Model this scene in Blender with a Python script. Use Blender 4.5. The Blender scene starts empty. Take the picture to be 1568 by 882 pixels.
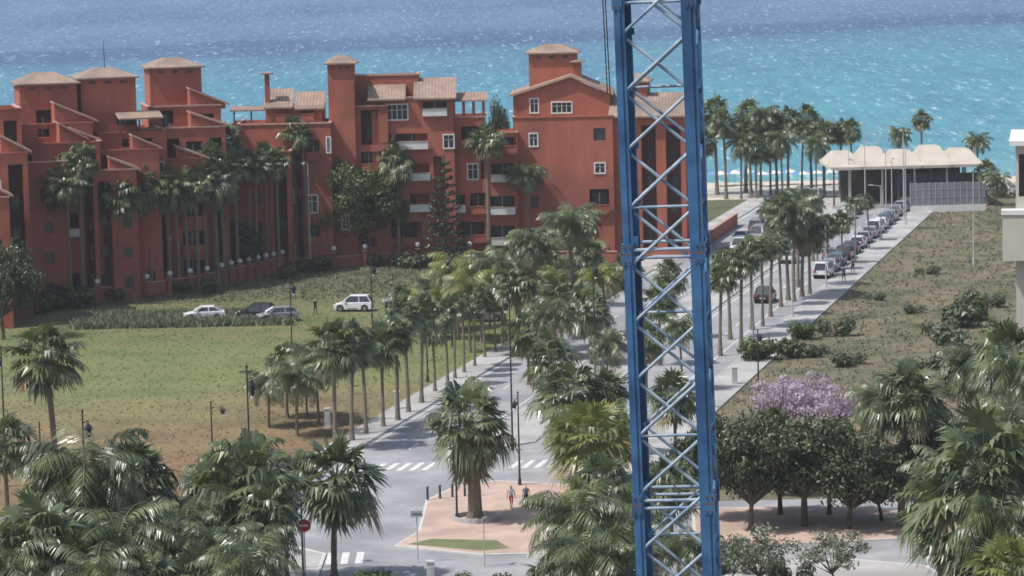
import bpy, math, random, bmesh
from mathutils import Vector, Matrix
R=random.Random(7)
sc=bpy.context.scene
# ------------------------------------------------------------------ camera (surveyed: 44 m up, long lens)
F=5000.0; CH=44.0
pit=math.atan(591/5000.0); rol=math.radians(1.3)
fwd=Vector((0,math.cos(pit),-math.sin(pit))); up0=Vector((0,math.sin(pit),math.cos(pit))); r0=Vector((1,0,0))
cu=up0*math.cos(rol)+r0*math.sin(rol); cr=r0*math.cos(rol)-up0*math.sin(rol)
C0=Vector((0,0,CH))
cam=bpy.data.cameras.new('camera'); co=bpy.data.objects.new('camera',cam); sc.collection.objects.link(co)
m=Matrix((cr,cu,-fwd)).transposed().to_4x4(); m.translation=C0; co.matrix_world=m
cam.sensor_width=36; cam.lens=36*F/1568.0; cam.clip_end=60000; cam.clip_start=0.5
cam.dof.use_dof=True; cam.dof.focus_distance=88; cam.dof.aperture_fstop=3.4
sc.camera=co
def ray(x,y): return cr*(x-784)+cu*(441-y)+fwd*F
def G(x,y,z=0.0):
    d=ray(x,y); t=(z-CH)/d.z; return C0+d*t
def S(p): return F/((p-C0).dot(fwd))      # px per metre at p
# ------------------------------------------------------------------ materials
MATS={}
def mat(name,c1,c2=None,scale=1.0,rough=0.8,bump=0.0,detail=4,metal=0.0,trans=0.0,spec=0.5,stretch=None,c3=None,scale3=0.05):
    if name in MATS: return MATS[name]
    M=bpy.data.materials.new(name); M.use_nodes=True; n=M.node_tree.nodes; l=M.node_tree.links
    b=n['Principled BSDF']; out=n['Material Output']
    b.inputs['Roughness'].default_value=rough; b.inputs['Metallic'].default_value=metal
    b.inputs['Specular IOR Level'].default_value=spec
    b.inputs['Base Color'].default_value=(*c1,1)
    if c2:
        g=n.new('ShaderNodeNewGeometry'); mp=n.new('ShaderNodeMapping'); l.new(g.outputs['Position'],mp.inputs[0])
        if stretch: mp.inputs['Scale'].default_value=stretch
        t=n.new('ShaderNodeTexNoise'); t.inputs['Scale'].default_value=scale; t.inputs['Detail'].default_value=detail; t.inputs['Roughness'].default_value=0.65
        l.new(mp.outputs[0],t.inputs['Vector'])
        r=n.new('ShaderNodeValToRGB'); r.color_ramp.elements[0].position=0.36; r.color_ramp.elements[1].position=0.64
        r.color_ramp.elements[0].color=(*c1,1); r.color_ramp.elements[1].color=(*c2,1)
        l.new(t.outputs[0],r.inputs[0]); col=r.outputs[0]
        if c3:
            t3=n.new('ShaderNodeTexNoise'); t3.inputs['Scale'].default_value=scale3; t3.inputs['Detail'].default_value=5; l.new(g.outputs['Position'],t3.inputs['Vector'])
            r3=n.new('ShaderNodeValToRGB'); r3.color_ramp.elements[0].position=0.45; r3.color_ramp.elements[1].position=0.62
            l.new(t3.outputs[0],r3.inputs[0])
            mx=n.new('ShaderNodeMixRGB'); l.new(r3.outputs[0],mx.inputs[0]); l.new(col,mx.inputs[1]); mx.inputs[2].default_value=(*c3,1); col=mx.outputs[0]
        l.new(col,b.inputs['Base Color'])
        if bump:
            bp=n.new('ShaderNodeBump'); bp.inputs['Strength'].default_value=bump; bp.inputs['Distance'].default_value=0.1
            l.new(t.outputs[0],bp.inputs['Height']); l.new(bp.outputs[0],b.inputs['Normal'])
    if trans:
        tr=n.new('ShaderNodeBsdfTranslucent'); ms=n.new('ShaderNodeMixShader'); ms.inputs[0].default_value=trans
        tr.inputs[0].default_value=(c1[0]*1.6,c1[1]*1.6,c1[2]*0.9,1)
        l.new(b.outputs[0],ms.inputs[1]); l.new(tr.outputs[0],ms.inputs[2]); l.new(ms.outputs[0],out.inputs[0])
    MATS[name]=M; return M
mat('red_stucco',(.35,.098,.062),(.43,.135,.088),0.6,.9,.15,stretch=(1,1,.3),c3=(.28,.084,.058),scale3=.12)
mat('shaded_stucco',(.055,.026,.021),(.09,.036,.028),.5,.9)  # recess backs and roof undersides: shade painted into the stucco colour
mat('roof_tile',(.27,.19,.15),(.36,.265,.21),1.6,.85,.5,c3=(.225,.17,.135),scale3=.3)
mat('coping',(.42,.25,.19),(.50,.32,.25),.8,.85)
mat('white_frame',(.66,.65,.64),(.74,.73,.71),.6,.6)
mat('glass',(.03,.035,.045),(.08,.09,.10),.25,.15)
mat('blue_paint',(.042,.125,.28),(.065,.18,.37),1.6,.36,.1,c3=(.03,.085,.20),scale3=.9)
mat('bar_paint',(.26,.34,.44),(.42,.50,.58),2.5,.42,.1,c3=(.16,.25,.38),scale3=1.3)
mat('rust',(.20,.07,.03),(.10,.08,.08),6,.8)
mat('asphalt',(.28,.285,.30),(.36,.365,.38),.5,.85,.1,c3=(.235,.24,.255),scale3=.12)
mat('pavement',(.37,.365,.355),(.47,.46,.45),.8,.85,.1,c3=(.31,.305,.295),scale3=.2)
mat('pink_paving',(.46,.33,.27),(.54,.41,.34),.7,.85,.1,c3=(.38,.29,.24),scale3=.25)
mat('kerb',(.5,.49,.47),(.6,.59,.57),1,.8)
mat('road_paint',(.72,.72,.7),(.55,.55,.54),2,.7)
mat('sand',(.50,.44,.35),(.60,.53,.44),.3,.95)
mat('trunk',(.14,.11,.085),(.25,.21,.165),6,.95,.6,stretch=(1,1,3))
mat('bark',(.07,.055,.04),(.14,.11,.08),5,.95,.5)
mat('dead_frond',(.24,.185,.12),(.34,.28,.19),2,.8,trans=.15)
for k,(a,bc) in {'palm_a':((.064,.092,.036),(.14,.175,.08)),'palm_b':((.12,.15,.065),(.22,.255,.125)),'palm_c':((.030,.046,.019),(.07,.095,.043))}.items():
    mat(k,a,bc,.9,.36,trans=.25,spec=.75)
for k,(a,bc) in {'gold_a':((.17,.195,.05),(.26,.28,.09)),'gold_b':((.22,.225,.08),(.32,.32,.13)),'gold_c':((.08,.105,.035),(.14,.165,.06))}.items():
    mat(k,a,bc,.9,.4,trans=.35,spec=.7)
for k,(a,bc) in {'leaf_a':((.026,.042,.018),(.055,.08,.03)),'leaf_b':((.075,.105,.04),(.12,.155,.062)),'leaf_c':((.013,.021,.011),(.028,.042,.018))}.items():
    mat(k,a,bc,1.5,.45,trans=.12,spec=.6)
for k,(a,bc) in {'fresh_a':((.055,.09,.028),(.09,.135,.04)),'fresh_b':((.09,.135,.038),(.13,.18,.06)),'fresh_c':((.03,.05,.018),(.05,.075,.025))}.items():
    mat(k,a,bc,1.5,.5,trans=.2)
for k,(a,bc) in {'jac_a':((.42,.32,.50),(.52,.42,.58)),'jac_b':((.52,.45,.60),(.6,.53,.66)),'jac_c':((.15,.15,.12),(.28,.24,.32))}.items():
    mat(k,a,bc,1.5,.6,trans=.3)
for k,(a,bc) in {'olive_a':((.13,.15,.10),(.2,.22,.15)),'olive_b':((.2,.23,.16),(.28,.3,.22)),'olive_c':((.06,.08,.05),(.1,.12,.075))}.items():
    mat(k,a,bc,1.5,.5,trans=.15)
mat('dry_a',(.24,.235,.125),(.31,.295,.17),.5,.95,trans=.2); mat('dry_b',(.155,.18,.085),(.21,.23,.115),.5,.95,trans=.2); mat('dry_c',(.15,.125,.09),(.21,.175,.13),.5,.95)
mat('scr_a',(.16,.15,.11),(.22,.205,.155),.5,.95,trans=.1); mat('scr_b',(.09,.115,.065),(.135,.16,.095),.5,.95,trans=.1); mat('scr_c',(.125,.11,.085),(.175,.155,.12),.5,.95)
mat('iron',(.018,.02,.022),(.03,.032,.035),3,.5)
mat('galvanised',(.40,.41,.42),(.5,.51,.52),3,.5)
mat('globe',(.75,.74,.7)); mat('tyre',(.015,.015,.016)); mat('chrome',(.5,.5,.5),rough=.25,metal=.9)
mat('car_white',(.7,.71,.72),rough=.25); mat('car_silver',(.36,.38,.40),rough=.28,metal=.4); mat('car_black',(.025,.028,.035),rough=.2); mat('car_blue',(.06,.12,.22),rough=.25); mat('car_red',(.32,.03,.03),rough=.3)
mat('sign_red',(.6,.03,.03),rough=.5); mat('sign_white',(.8,.8,.8),rough=.5); mat('sign_blue',(.03,.12,.4),rough=.5); mat('tail',(.4,.02,.02),rough=.3)
mat('canvas',(.44,.39,.33),(.53,.48,.41),.4,.8); mat('hoarding',(.17,.19,.22),(.22,.24,.275),.6,.7); mat('dark_wood',(.05,.045,.04),(.1,.085,.07),1,.8)
mat('beige_render',(.46,.43,.37),(.53,.50,.43),.5,.9)
mat('cloth_blue',(.12,.25,.5)); mat('cloth_white',(.7,.68,.62))
# ------------------------------------------------------------------ mesh accumulator
class Acc:
    def __init__(s): s.v=[]; s.f=[]; s.m=[]; s.mats=[]
    def mi(s,n):
        if n not in s.mats: s.mats.append(n)
        return s.mats.index(n)
    def face(s,pts,mn):
        i=len(s.v); s.v.extend([tuple(p) for p in pts]); s.f.append(tuple(range(i,i+len(pts)))); s.m.append(s.mi(mn))
    def tube(s,p0,p1,a,b,mn,n=6,cap=True):
        p0=Vector(p0);p1=Vector(p1); d=(p1-p0)
        if d.length<1e-6: return
        d.normalize(); x=d.cross(Vector((0,0,1)))
        if x.length<.05: x=d.cross(Vector((0,1,0)))
        x.normalize(); y=d.cross(x); i=len(s.v)
        for k in range(n):
            t=2*math.pi*k/n; o=x*math.cos(t)+y*math.sin(t); s.v.append(tuple(p0+o*a)); s.v.append(tuple(p1+o*b))
        q=s.mi(mn)
        for k in range(n):
            j=(k+1)%n; s.f.append((i+2*k,i+2*k+1,i+2*j+1,i+2*j)); s.m.append(q)
        if cap:
            s.f.append(tuple(i+2*k+1 for k in range(n))[::-1]); s.m.append(q); s.f.append(tuple(i+2*k for k in range(n))); s.m.append(q)
    def box(s,mn,x0,x1,y0,y1,z0,z1,fn=None):
        P=[Vector((x,y,z)) for z in (z0,z1) for x,y in ((x0,y0),(x1,y0),(x1,y1),(x0,y1))]
        if fn: P=[fn(p) for p in P]
        i=len(s.v); s.v.extend([tuple(p) for p in P]); q=s.mi(mn)
        for f in ((0,3,2,1),(4,5,6,7),(0,1,5,4),(1,2,6,5),(2,3,7,6),(3,0,4,7)):
            s.f.append(tuple(i+k for k in f)); s.m.append(q)
    def ball(s,c,r,mn,n=8,k=5,sz=1.0):
        c=Vector(c); i=len(s.v); q=s.mi(mn)
        for a in range(k+1):
            th=math.pi*a/k
            for b in range(n):
                ph=2*math.pi*b/n; s.v.append((c.x+r*math.sin(th)*math.cos(ph),c.y+r*math.sin(th)*math.sin(ph),c.z+r*sz*math.cos(th)))
        for a in range(k):
            for b in range(n):
                s.f.append((i+a*n+b,i+(a+1)*n+b,i+(a+1)*n+(b+1)%n,i+a*n+(b+1)%n)); s.m.append(q)
    def mesh(s,name,smooth=False):
        me=bpy.data.meshes.new(name); me.from_pydata(s.v,[],s.f)
        for n in s.mats: me.materials.append(MATS[n])
        me.polygons.foreach_set('material_index',s.m)
        if smooth: me.polygons.foreach_set('use_smooth',[True]*len(s.f))
        me.update(); return me
def obj(name,me,loc=(0,0,0),rot=0,scale=(1,1,1),parent=None):
    o=bpy.data.objects.new(name,me); sc.collection.objects.link(o); o.location=loc; o.rotation_euler=(0,0,rot); o.scale=scale
    if parent: o.parent=parent
    return o
# ------------------------------------------------------------------ light
az=math.radians(-112); el=math.radians(58)
to=Vector((math.sin(az)*math.cos(el),math.cos(az)*math.cos(el),math.sin(el)))
sd=bpy.data.lights.new('sun','SUN'); sd.energy=4.2; sd.angle=math.radians(.5); sd.color=(1,.96,.90)
so=bpy.data.objects.new('sun',sd); sc.collection.objects.link(so); so.rotation_euler=to.to_track_quat('Z','Y').to_euler(); so.location=(0,0,90)
w=bpy.data.worlds.new('World'); sc.world=w; w.use_nodes=True; nt=w.node_tree
sk=nt.nodes.new('ShaderNodeTexSky'); sk.sky_type='NISHITA'; sk.sun_disc=False; sk.sun_elevation=el; sk.sun_rotation=az; sk.dust_density=2.5
nt.links.new(sk.outputs[0],nt.nodes['Background'].inputs[0]); nt.nodes['Background'].inputs[1].default_value=.14
sc.view_settings.view_transform='Standard'; sc.view_settings.look='None'; sc.view_settings.exposure=0
# sea haze: a shallow layer of humid air over the land and the coast
hz_m=bpy.data.materials.new('haze'); hz_m.use_nodes=True; n=hz_m.node_tree.nodes; n.remove(n['Principled BSDF'])
vs_=n.new('ShaderNodeVolumeScatter'); vs_.inputs['Color'].default_value=(.95,.97,1,1); vs_.inputs['Density'].default_value=.00014; vs_.inputs['Anisotropy'].default_value=.2
hz_m.node_tree.links.new(vs_.outputs[0],n['Material Output'].inputs['Volume']); MATS['haze']=hz_m
a=Acc(); a.box('haze',-900,900,-60,700,-30,90); obj('sea_haze',a.mesh('sea_haze'))
# ------------------------------------------------------------------ ground and sea
def A(off,Y,z=0): return Vector((-0.15+off+0.239*(Y-267.5),Y,z))
def ramp_y_ground():
    M=bpy.data.materials.new('ground_mat'); M.use_nodes=True; n=M.node_tree.nodes; l=M.node_tree.links; b=n['Principled BSDF']; b.inputs['Roughness'].default_value=.95; b.inputs['Specular IOR Level'].default_value=.1
    g=n.new('ShaderNodeNewGeometry'); sp=n.new('ShaderNodeSeparateXYZ'); l.new(g.outputs['Position'],sp.inputs[0])
    def noise(s,d=5):
        t=n.new('ShaderNodeTexNoise'); t.inputs['Scale'].default_value=s; t.inputs['Detail'].default_value=d; t.inputs['Roughness'].default_value=.65; l.new(g.outputs['Position'],t.inputs['Vector']); return t.outputs[0]
    def math_(op,a,b_,c=None):
        m_=n.new('ShaderNodeMath'); m_.operation=op
        for i,v in enumerate((a,b_,c)):
            if v is None: continue
            if isinstance(v,(int,float)): m_.inputs[i].default_value=v
            else: l.new(v,m_.inputs[i])
        return m_.outputs[0]
    def ramp(x,els):
        r=n.new('ShaderNodeValToRGB'); l.new(x,r.inputs[0]); e=r.color_ramp.elements
        while len(e)<len(els): e.new(.5)
        for k,(p,c) in enumerate(els): e[k].position=p; e[k].color=(*c,1)
        return r.outputs[0]
    def mix(f,a,b_):
        x=n.new('ShaderNodeMixRGB'); l.new(f,x.inputs[0]) ; l.new(a,x.inputs[1]); l.new(b_,x.inputs[2]); return x.outputs[0]
    big=noise(.04); med=noise(.16); fine=noise(1.6)
    yy=math_('MULTIPLY_ADD',sp.outputs[1],1/140.0,-250/140.0)
    yy=math_('ADD',yy,math_('MULTIPLY_ADD',big,.9,-.45))
    f1=ramp(yy,[(0.0,(.20,.14,.095)),(.14,(.215,.16,.105)),(.26,(.20,.185,.105)),(.42,(.175,.20,.095)),(.62,(.145,.175,.08)),(.78,(.16,.16,.09)),(.95,(.115,.125,.08))])
    f2=ramp(med,[(.33,(.095,.112,.065)),(.46,(.145,.14,.095)),(.68,(.195,.175,.13))])
    side=math_('SUBTRACT',sp.outputs[0],math_('MULTIPLY_ADD',sp.outputs[1],.239,-64))
    sel=math_('GREATER_THAN',side,0.0)
    c=mix(sel,f1,f2)
    d=ramp(fine,[(.3,(.75,.75,.72)),(.7,(1.18,1.16,1.12))])
    x=n.new('ShaderNodeMixRGB'); x.blend_type='MULTIPLY'; x.inputs[0].default_value=.8; l.new(c,x.inputs[1]); l.new(d,x.inputs[2])
    d2=ramp(med,[(.32,(.68,.76,.66)),(.5,(1,1,.96)),(.65,(1.2,1.08,.98))])
    x2=n.new('ShaderNodeMixRGB'); x2.blend_type='MULTIPLY'; x2.inputs[0].default_value=.9; l.new(x.outputs[0],x2.inputs[1]); l.new(d2,x2.inputs[2])
    l.new(x2.outputs[0],b.inputs['Base Color'])
    bp=n.new('ShaderNodeBump'); bp.inputs['Strength'].default_value=.5; bp.inputs['Distance'].default_value=.3; l.new(fine,bp.inputs['Height']); l.new(bp.outputs[0],b.inputs['Normal'])
    MATS['ground_mat']=M
ramp_y_ground()
a=Acc()
ys=[-400,505,535,600,30000]; zs=[0,0,-3,-8,-12]; xs=[-20000,-100,0,100,20000]
for j in range(4):
    for i in range(4):
        a.face([(xs[i],ys[j],zs[j]),(xs[i+1],ys[j],zs[j]),(xs[i+1],ys[j+1],zs[j+1]),(xs[i],ys[j+1],zs[j+1])],'ground_mat')
obj('ground',a.mesh('ground'))
a=Acc(); a.face([(-400,476,.02),(400,476,.02),(400,505,.02),(-400,505,.02)],'sand'); a.face([(-400,505,.02),(400,505,.02),(400,530,-2.3),(-400,530,-2.3)],'sand'); obj('beach',a.mesh('beach'))
def sea():
    M=bpy.data.materials.new('sea_mat'); M.use_nodes=True; n=M.node_tree.nodes; l=M.node_tree.links; b=n['Principled BSDF']
    b.inputs['Roughness'].default_value=.3; b.inputs['IOR'].default_value=1.33
    g=n.new('ShaderNodeNewGeometry'); sp=n.new('ShaderNodeSeparateXYZ'); l.new(g.outputs['Position'],sp.inputs[0])
    def noise(s,st,d=4,ro=.6):
        mp=n.new('ShaderNodeMapping'); mp.inputs['Scale'].default_value=st; l.new(g.outputs['Position'],mp.inputs[0])
        t=n.new('ShaderNodeTexNoise'); t.inputs['Scale'].default_value=s; t.inputs['Detail'].default_value=d; t.inputs['Roughness'].default_value=ro; l.new(mp.outputs[0],t.inputs['Vector']); return t.outputs[0]
    ma=n.new('ShaderNodeMath'); ma.operation='MULTIPLY_ADD'; l.new(sp.outputs[0],ma.inputs[0]); ma.inputs[1].default_value=-.43; l.new(sp.outputs[1],ma.inputs[2])
    wob=noise(.006,(1,1.2,1)); mb=n.new('ShaderNodeMath'); mb.operation='MULTIPLY_ADD'; l.new(wob,mb.inputs[0]); mb.inputs[1].default_value=120; l.new(ma.outputs[0],mb.inputs[2])
    mr=n.new('ShaderNodeMapRange'); mr.inputs[1].default_value=500; mr.inputs[2].default_value=2000; l.new(mb.outputs[0],mr.inputs[0])
    r=n.new('ShaderNodeValToRGB'); l.new(mr.outputs[0],r.inputs[0]); e=r.color_ramp.elements
    st=[(0,(.15,.37,.39)),(.06,(.075,.30,.36)),(.14,(.055,.275,.36)),(.26,(.048,.245,.345)),(.34,(.055,.22,.335)),(.39,(.05,.165,.30)),(.41,(.028,.09,.215)),(.45,(.03,.095,.22)),(.475,(.08,.16,.305)),(.6,(.10,.175,.32)),(.66,(.07,.14,.28)),(.8,(.10,.18,.32))]
    while len(e)<len(st): e.new(.5)
    for k,(p,c) in enumerate(st): e[k].position=p; e[k].color=(*c,1)
    pat=noise(1,(.03,.0055,1),4); rp=n.new('ShaderNodeValToRGB'); l.new(pat,rp.inputs[0]); rp.color_ramp.elements[0].position=.38; rp.color_ramp.elements[1].position=.66; rp.color_ramp.elements[0].color=(.74,.80,.88,1); rp.color_ramp.elements[1].color=(1.12,1.08,1.03,1)
    x=n.new('ShaderNodeMixRGB'); x.blend_type='MULTIPLY'; x.inputs[0].default_value=.9; l.new(r.outputs[0],x.inputs[1]); l.new(rp.outputs[0],x.inputs[2])
    w1=noise(1,(.30,.045,1),5,.75)
    r2=n.new('ShaderNodeValToRGB'); l.new(w1,r2.inputs[0]); r2.color_ramp.elements[0].position=.34; r2.color_ramp.elements[1].position=.62; r2.color_ramp.elements[0].color=(.62,.72,.82,1); r2.color_ramp.elements[1].color=(1.2,1.14,1.08,1)
    x1=n.new('ShaderNodeMixRGB'); x1.blend_type='MULTIPLY'; x1.inputs[0].default_value=.9; l.new(x.outputs[0],x1.inputs[1]); l.new(r2.outputs[0],x1.inputs[2])
    w2=noise(1,(.55,.07,1),4,.8); r3=n.new('ShaderNodeValToRGB'); l.new(w2,r3.inputs[0]); r3.color_ramp.elements[0].position=.575; r3.color_ramp.elements[1].position=.68  # sun glitter painted as pale specks into the sea colour
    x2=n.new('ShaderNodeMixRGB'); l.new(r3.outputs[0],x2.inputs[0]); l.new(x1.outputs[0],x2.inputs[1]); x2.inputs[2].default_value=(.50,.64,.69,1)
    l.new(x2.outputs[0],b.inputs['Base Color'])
    bp=n.new('ShaderNodeBump'); bp.inputs['Strength'].default_value=.7; bp.inputs['Distance'].default_value=.6; l.new(w1,bp.inputs['Height']); l.new(bp.outputs[0],b.inputs['Normal'])
    MATS['sea_mat']=M
sea()
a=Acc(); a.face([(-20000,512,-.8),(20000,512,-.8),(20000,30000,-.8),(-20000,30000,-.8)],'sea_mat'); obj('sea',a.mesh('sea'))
# roads
a=Acc(); Yn,Yf=232,478
a.face([A(-11.5,Yn,.02),A(11.5,Yn,.02),A(11.5,Yf,.02),A(-11.5,Yf,.02)],'asphalt')
for off in (-7.2,7.2):
    y=262
    while y<470: a.face([A(off-.08,y,.026),A(off+.08,y,.026),A(off+.08,y+3,.026),A(off-.08,y+3,.026)],'road_paint'); y+=8
for off in (-11.0,-3.4,3.4,9.2): a.face([A(off-.07,264,.026),A(off+.07,264,.026),A(off+.07,476,.026),A(off-.07,476,.026)],'road_paint')
for k in range(8):
    o=-10.6+k*1.0
    a.face([A(o,252,.026),A(o+.45,252,.026),A(o+.45,255.5,.026),A(o,255.5,.026)],'road_paint')
    o=3.2+k*1.0
    a.face([A(o,252,.026),A(o+.45,252,.026),A(o+.45,255.5,.026),A(o,255.5,.026)],'road_paint')
obj('road',a.mesh('road'))
a=Acc(); a.face([(-60,196,.024),(70,196,.024),(70,236,.024),(-60,236,.024)],'asphalt')
for k in range(12): a.face([(-22+k*1.0,216,.03),(-21.5+k*1.0,216,.03),(-21.5+k*1.0,220,.03),(-22+k*1.0,220,.03)],'road_paint')
obj('cross_street',a.mesh('cross_street'))
def slab(name,pts,z,top,side='kerb',kw=.18):
    a=Acc(); n=len(pts); P=[Vector((p[0],p[1],0)) for p in pts]; c=sum(P,Vector())/n
    I=[p+(c-p).normalized()*kw*1.5 for p in P]
    for i in range(n):
        j=(i+1)%n
        a.face([(P[i].x,P[i].y,0),(P[j].x,P[j].y,0),(P[j].x,P[j].y,z),(P[i].x,P[i].y,z)],side)
        a.face([(P[i].x,P[i].y,z),(P[j].x,P[j].y,z),(I[j].x,I[j].y,z),(I[i].x,I[i].y,z)],side)
    a.face([(p.x,p.y,z) for p in I],top); return obj(name,a.mesh(name))
slab('sidewalk',[A(-14.6,240),A(-11.5,240),A(-11.5,478),A(-14.6,478)],.14,'pavement')
slab('sidewalk',[A(11.5,246),A(15.0,246),A(15.0,478),A(11.5,478)],.14,'pavement')
slab('median',[A(-2.6,264),A(0,261),A(2.6,264),A(2.6,470),A(-2.6,470)],.14,'pavement')
slab('promenade',[(-120,480),(140,480),(140,493),(-120,493)],.16,'pavement')
slab('plaza',[G(604,838),G(640,816),G(652,768),G(700,745),G(760,738),G(840,742),G(980,750),G(980,846),G(740,852)],.13,'pink_paving')
a=Acc(); a.face([p+Vector((0,0,.14)) for p in (G(625,836),G(660,828),G(760,830),G(780,842),G(735,846))],'dry_b'); obj('grass_verge',a.mesh('grass_verge'))
slab('pavement',[G(1060,842),G(1060,780),G(1290,778),G(1460,788),G(1600,800),G(1600,835),G(1400,826),G(1200,836)],.13,'pink_paving')
slab('pavement',[G(1100,905),G(1120,862),G(1300,858),G(1420,868),G(1480,905)],.12,'pavement')
slab('pavement',[G(-60,880),G(200,842),G(440,835),G(500,850),G(480,905),G(-60,960)],.12,'pavement')
# ------------------------------------------------------------------ vegetation generators
Z=Vector((0,0,1))
def dirv(azm,e): return Vector((math.cos(azm)*math.cos(e),math.sin(azm)*math.cos(e),math.sin(e)))
def trunk(a,h,r,rn,flare=1.5,mt='trunk',seg=9,lean=(0,0)):
    p=Vector((0,0,-.1)); pr=r*flare
    for i in range(seg):
        t=(i+1)/seg; q=Vector((lean[0]*t*t,lean[1]*t*t,h*t)); nr=r*(1-.25*t)*rn.uniform(.93,1.07)*(1+.5*max(0,.15-t)/.15)
        a.tube(p,q,pr,nr,mt,8,cap=(i==seg-1)); p=q; pr=nr
    return p
def fan_palm(H,cr_,seed,mats=('palm_a','palm_b','palm_c'),skirt=1.0,tr=.2,nl=58):
    rn=random.Random(seed); a=Acc(); hc=H-.85*cr_
    top=trunk(a,hc,tr,rn,1.7,lean=(rn.uniform(-.35,.35),rn.uniform(-.35,.35)))
    for i in range(nl):
        e=math.radians(86-138*((i+.5)/nl)**.85+rn.uniform(-8,8)); azm=i*2.39996+rn.uniform(-.35,.35)
        d=dirv(azm,e); mt=rn.choices(mats,(4,3,2.5))[0]
        if e<-.5 and rn.random()<.5: mt='dead_frond'
        Lp=cr_*rn.uniform(.34,.62); p=top+d*Lp-Z*(.15*Lp*math.cos(e)); side=d.cross(Z)
        if side.length<.1: side=Vector((1,0,0))
        side.normalize(); side=(side+Vector((rn.uniform(-.4,.4),rn.uniform(-.4,.4),rn.uniform(-.6,.6)))).normalized()
        a.tube(top+d*.12,p,.03,.018,'palm_b',3,False)
        L=cr_*rn.uniform(.42,.62); n=14; bend=rn.uniform(.35,1.1)
        d2=(d-Z*.3).normalized(); spread=rn.uniform(80,112)
        for k in range(n):
            t=math.radians(-spread+2*spread*k/(n-1)+rn.uniform(-5,5)); dk=d2*math.cos(t)+side*math.sin(t); pk=side*math.cos(t)-d2*math.sin(t)
            ln=L*(.75+.25*math.cos(t))*rn.uniform(.82,1.1); wd=L*.06
            m1=p+dk*ln*.5-Z*(.06*ln); bb=bend*rn.uniform(.6,1.4); en=p+dk*ln*(.98-.2*bb)-Z*(bb*ln*.5)
            a.face([p,m1-pk*wd,m1+pk*wd],mt); a.face([m1-pk*wd,en,m1+pk*wd],mt if rn.random()>.12 else mats[1])
    for i in range(int(40*skirt)):
        azm=i*2.39996; d=dirv(azm,math.radians(rn.uniform(-82,-50))); st=top-Z*rn.uniform(0,cr_*.5*skirt)
        p=st+dirv(azm,-.7)*cr_*.16; L=cr_*rn.uniform(.35,.55); side=d.cross(Z).normalized()
        for k in range(5):
            t=math.radians(-50+25*k); dk=d*math.cos(t)+side*math.sin(t); pk=side*math.cos(t)-d*math.sin(t)
            a.face([p,p+dk*L*.6-pk*L*.06,p+dk*L-Z*L*.1,p+dk*L*.6+pk*L*.06],'dead_frond')
    return a.mesh('fan_palm_mesh')
def feather_palm(H,cr_,seed,mats=('palm_a','palm_b','palm_c'),tr=.17,nf=36):
    rn=random.Random(seed); a=Acc(); hc=H-.62*cr_
    top=trunk(a,hc,tr,rn,1.5,lean=(rn.uniform(-.4,.4),rn.uniform(-.4,.4)))
    for i in range(nf):
        e=math.radians(82-110*(i+.5)/nf+rn.uniform(-8,8)); azm=i*2.39996+rn.uniform(-.3,.3); mt=rn.choices(mats,(4,3,2.5))[0]
        if i>nf-4: mt='dead_frond'
        L=cr_*rn.uniform(1.05,1.3); p=top.copy(); N=9; pts=[p.copy()]; ds=[]
        for k in range(N):
            d=dirv(azm,e); ds.append(d); p=p+d*L/N; pts.append(p.copy()); e-=math.radians(rn.uniform(8,16))
        for k in range(N):
            q0,q1=pts[k],pts[k+1]; d=ds[k]; side=dirv(azm+math.pi/2,0)
            a.face([q0-side*.025,q0+side*.025,q1+side*.02,q1-side*.02],'palm_b')
            for u in (0.0,.25,.5,.75):
                t=(k+u)/N
                if t<.12: continue
                q=q0.lerp(q1,u); ln=L*.30*math.sin(math.pi*(.12+.80*t))*rn.uniform(.8,1.15)
                for sg in (-1,1):
                    dd=(side*sg*.8+d*.45-Z*rn.uniform(.2,.85)).normalized(); wv=d*L*.013
                    a.face([q-wv,q+dd*ln*.5-wv*1.1-Z*0,q+dd*ln-Z*ln*.22,q+dd*ln*.5+wv*1.1],mt)
    return a.mesh('feather_palm_mesh')
PC={}
BUCK=[.10,.15,.21,.28,.38]
NP={'fan':'fan_palm','feather':'feather_palm','gold':'feather_palm','goldfan':'fan_palm'}
def palm(x,yb,yt,cw,kind='fan',thick=False):
    p=G(x,yb); s=S(p); h=(yb-yt)/s; cw*=1.15; ratio=(cw/2)/(yb-yt)
    bi=min(range(5),key=lambda i:abs(BUCK[i]-ratio)); sd_=R.randint(0,2); key=(kind,bi,sd_,thick)
    if key not in PC:
        H=10; c=BUCK[bi]*H*1.0; seed=bi*10+sd_; tt=(.11,.14,.17,.19,.2)[bi]
        if kind=='fan': PC[key]=fan_palm(H,c,seed,tr=.5 if thick else tt,skirt=1.4 if thick else .8)
        elif kind=='goldfan': PC[key]=fan_palm(H,c,seed,('gold_a','gold_b','gold_c'),tr=.2,skirt=.4)
        elif kind=='gold': PC[key]=feather_palm(H,c,seed,('gold_a','gold_b','gold_c'),tr=tt*.85)
        else: PC[key]=feather_palm(H,c,seed,tr=tt*.85)
    k=h/10; f=ratio/BUCK[bi]
    f=max(.8,min(1.3,f))
    o=obj(NP[kind],PC[key],p,R.uniform(0,6.28),(k*f,k*f,k)); return o
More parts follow.
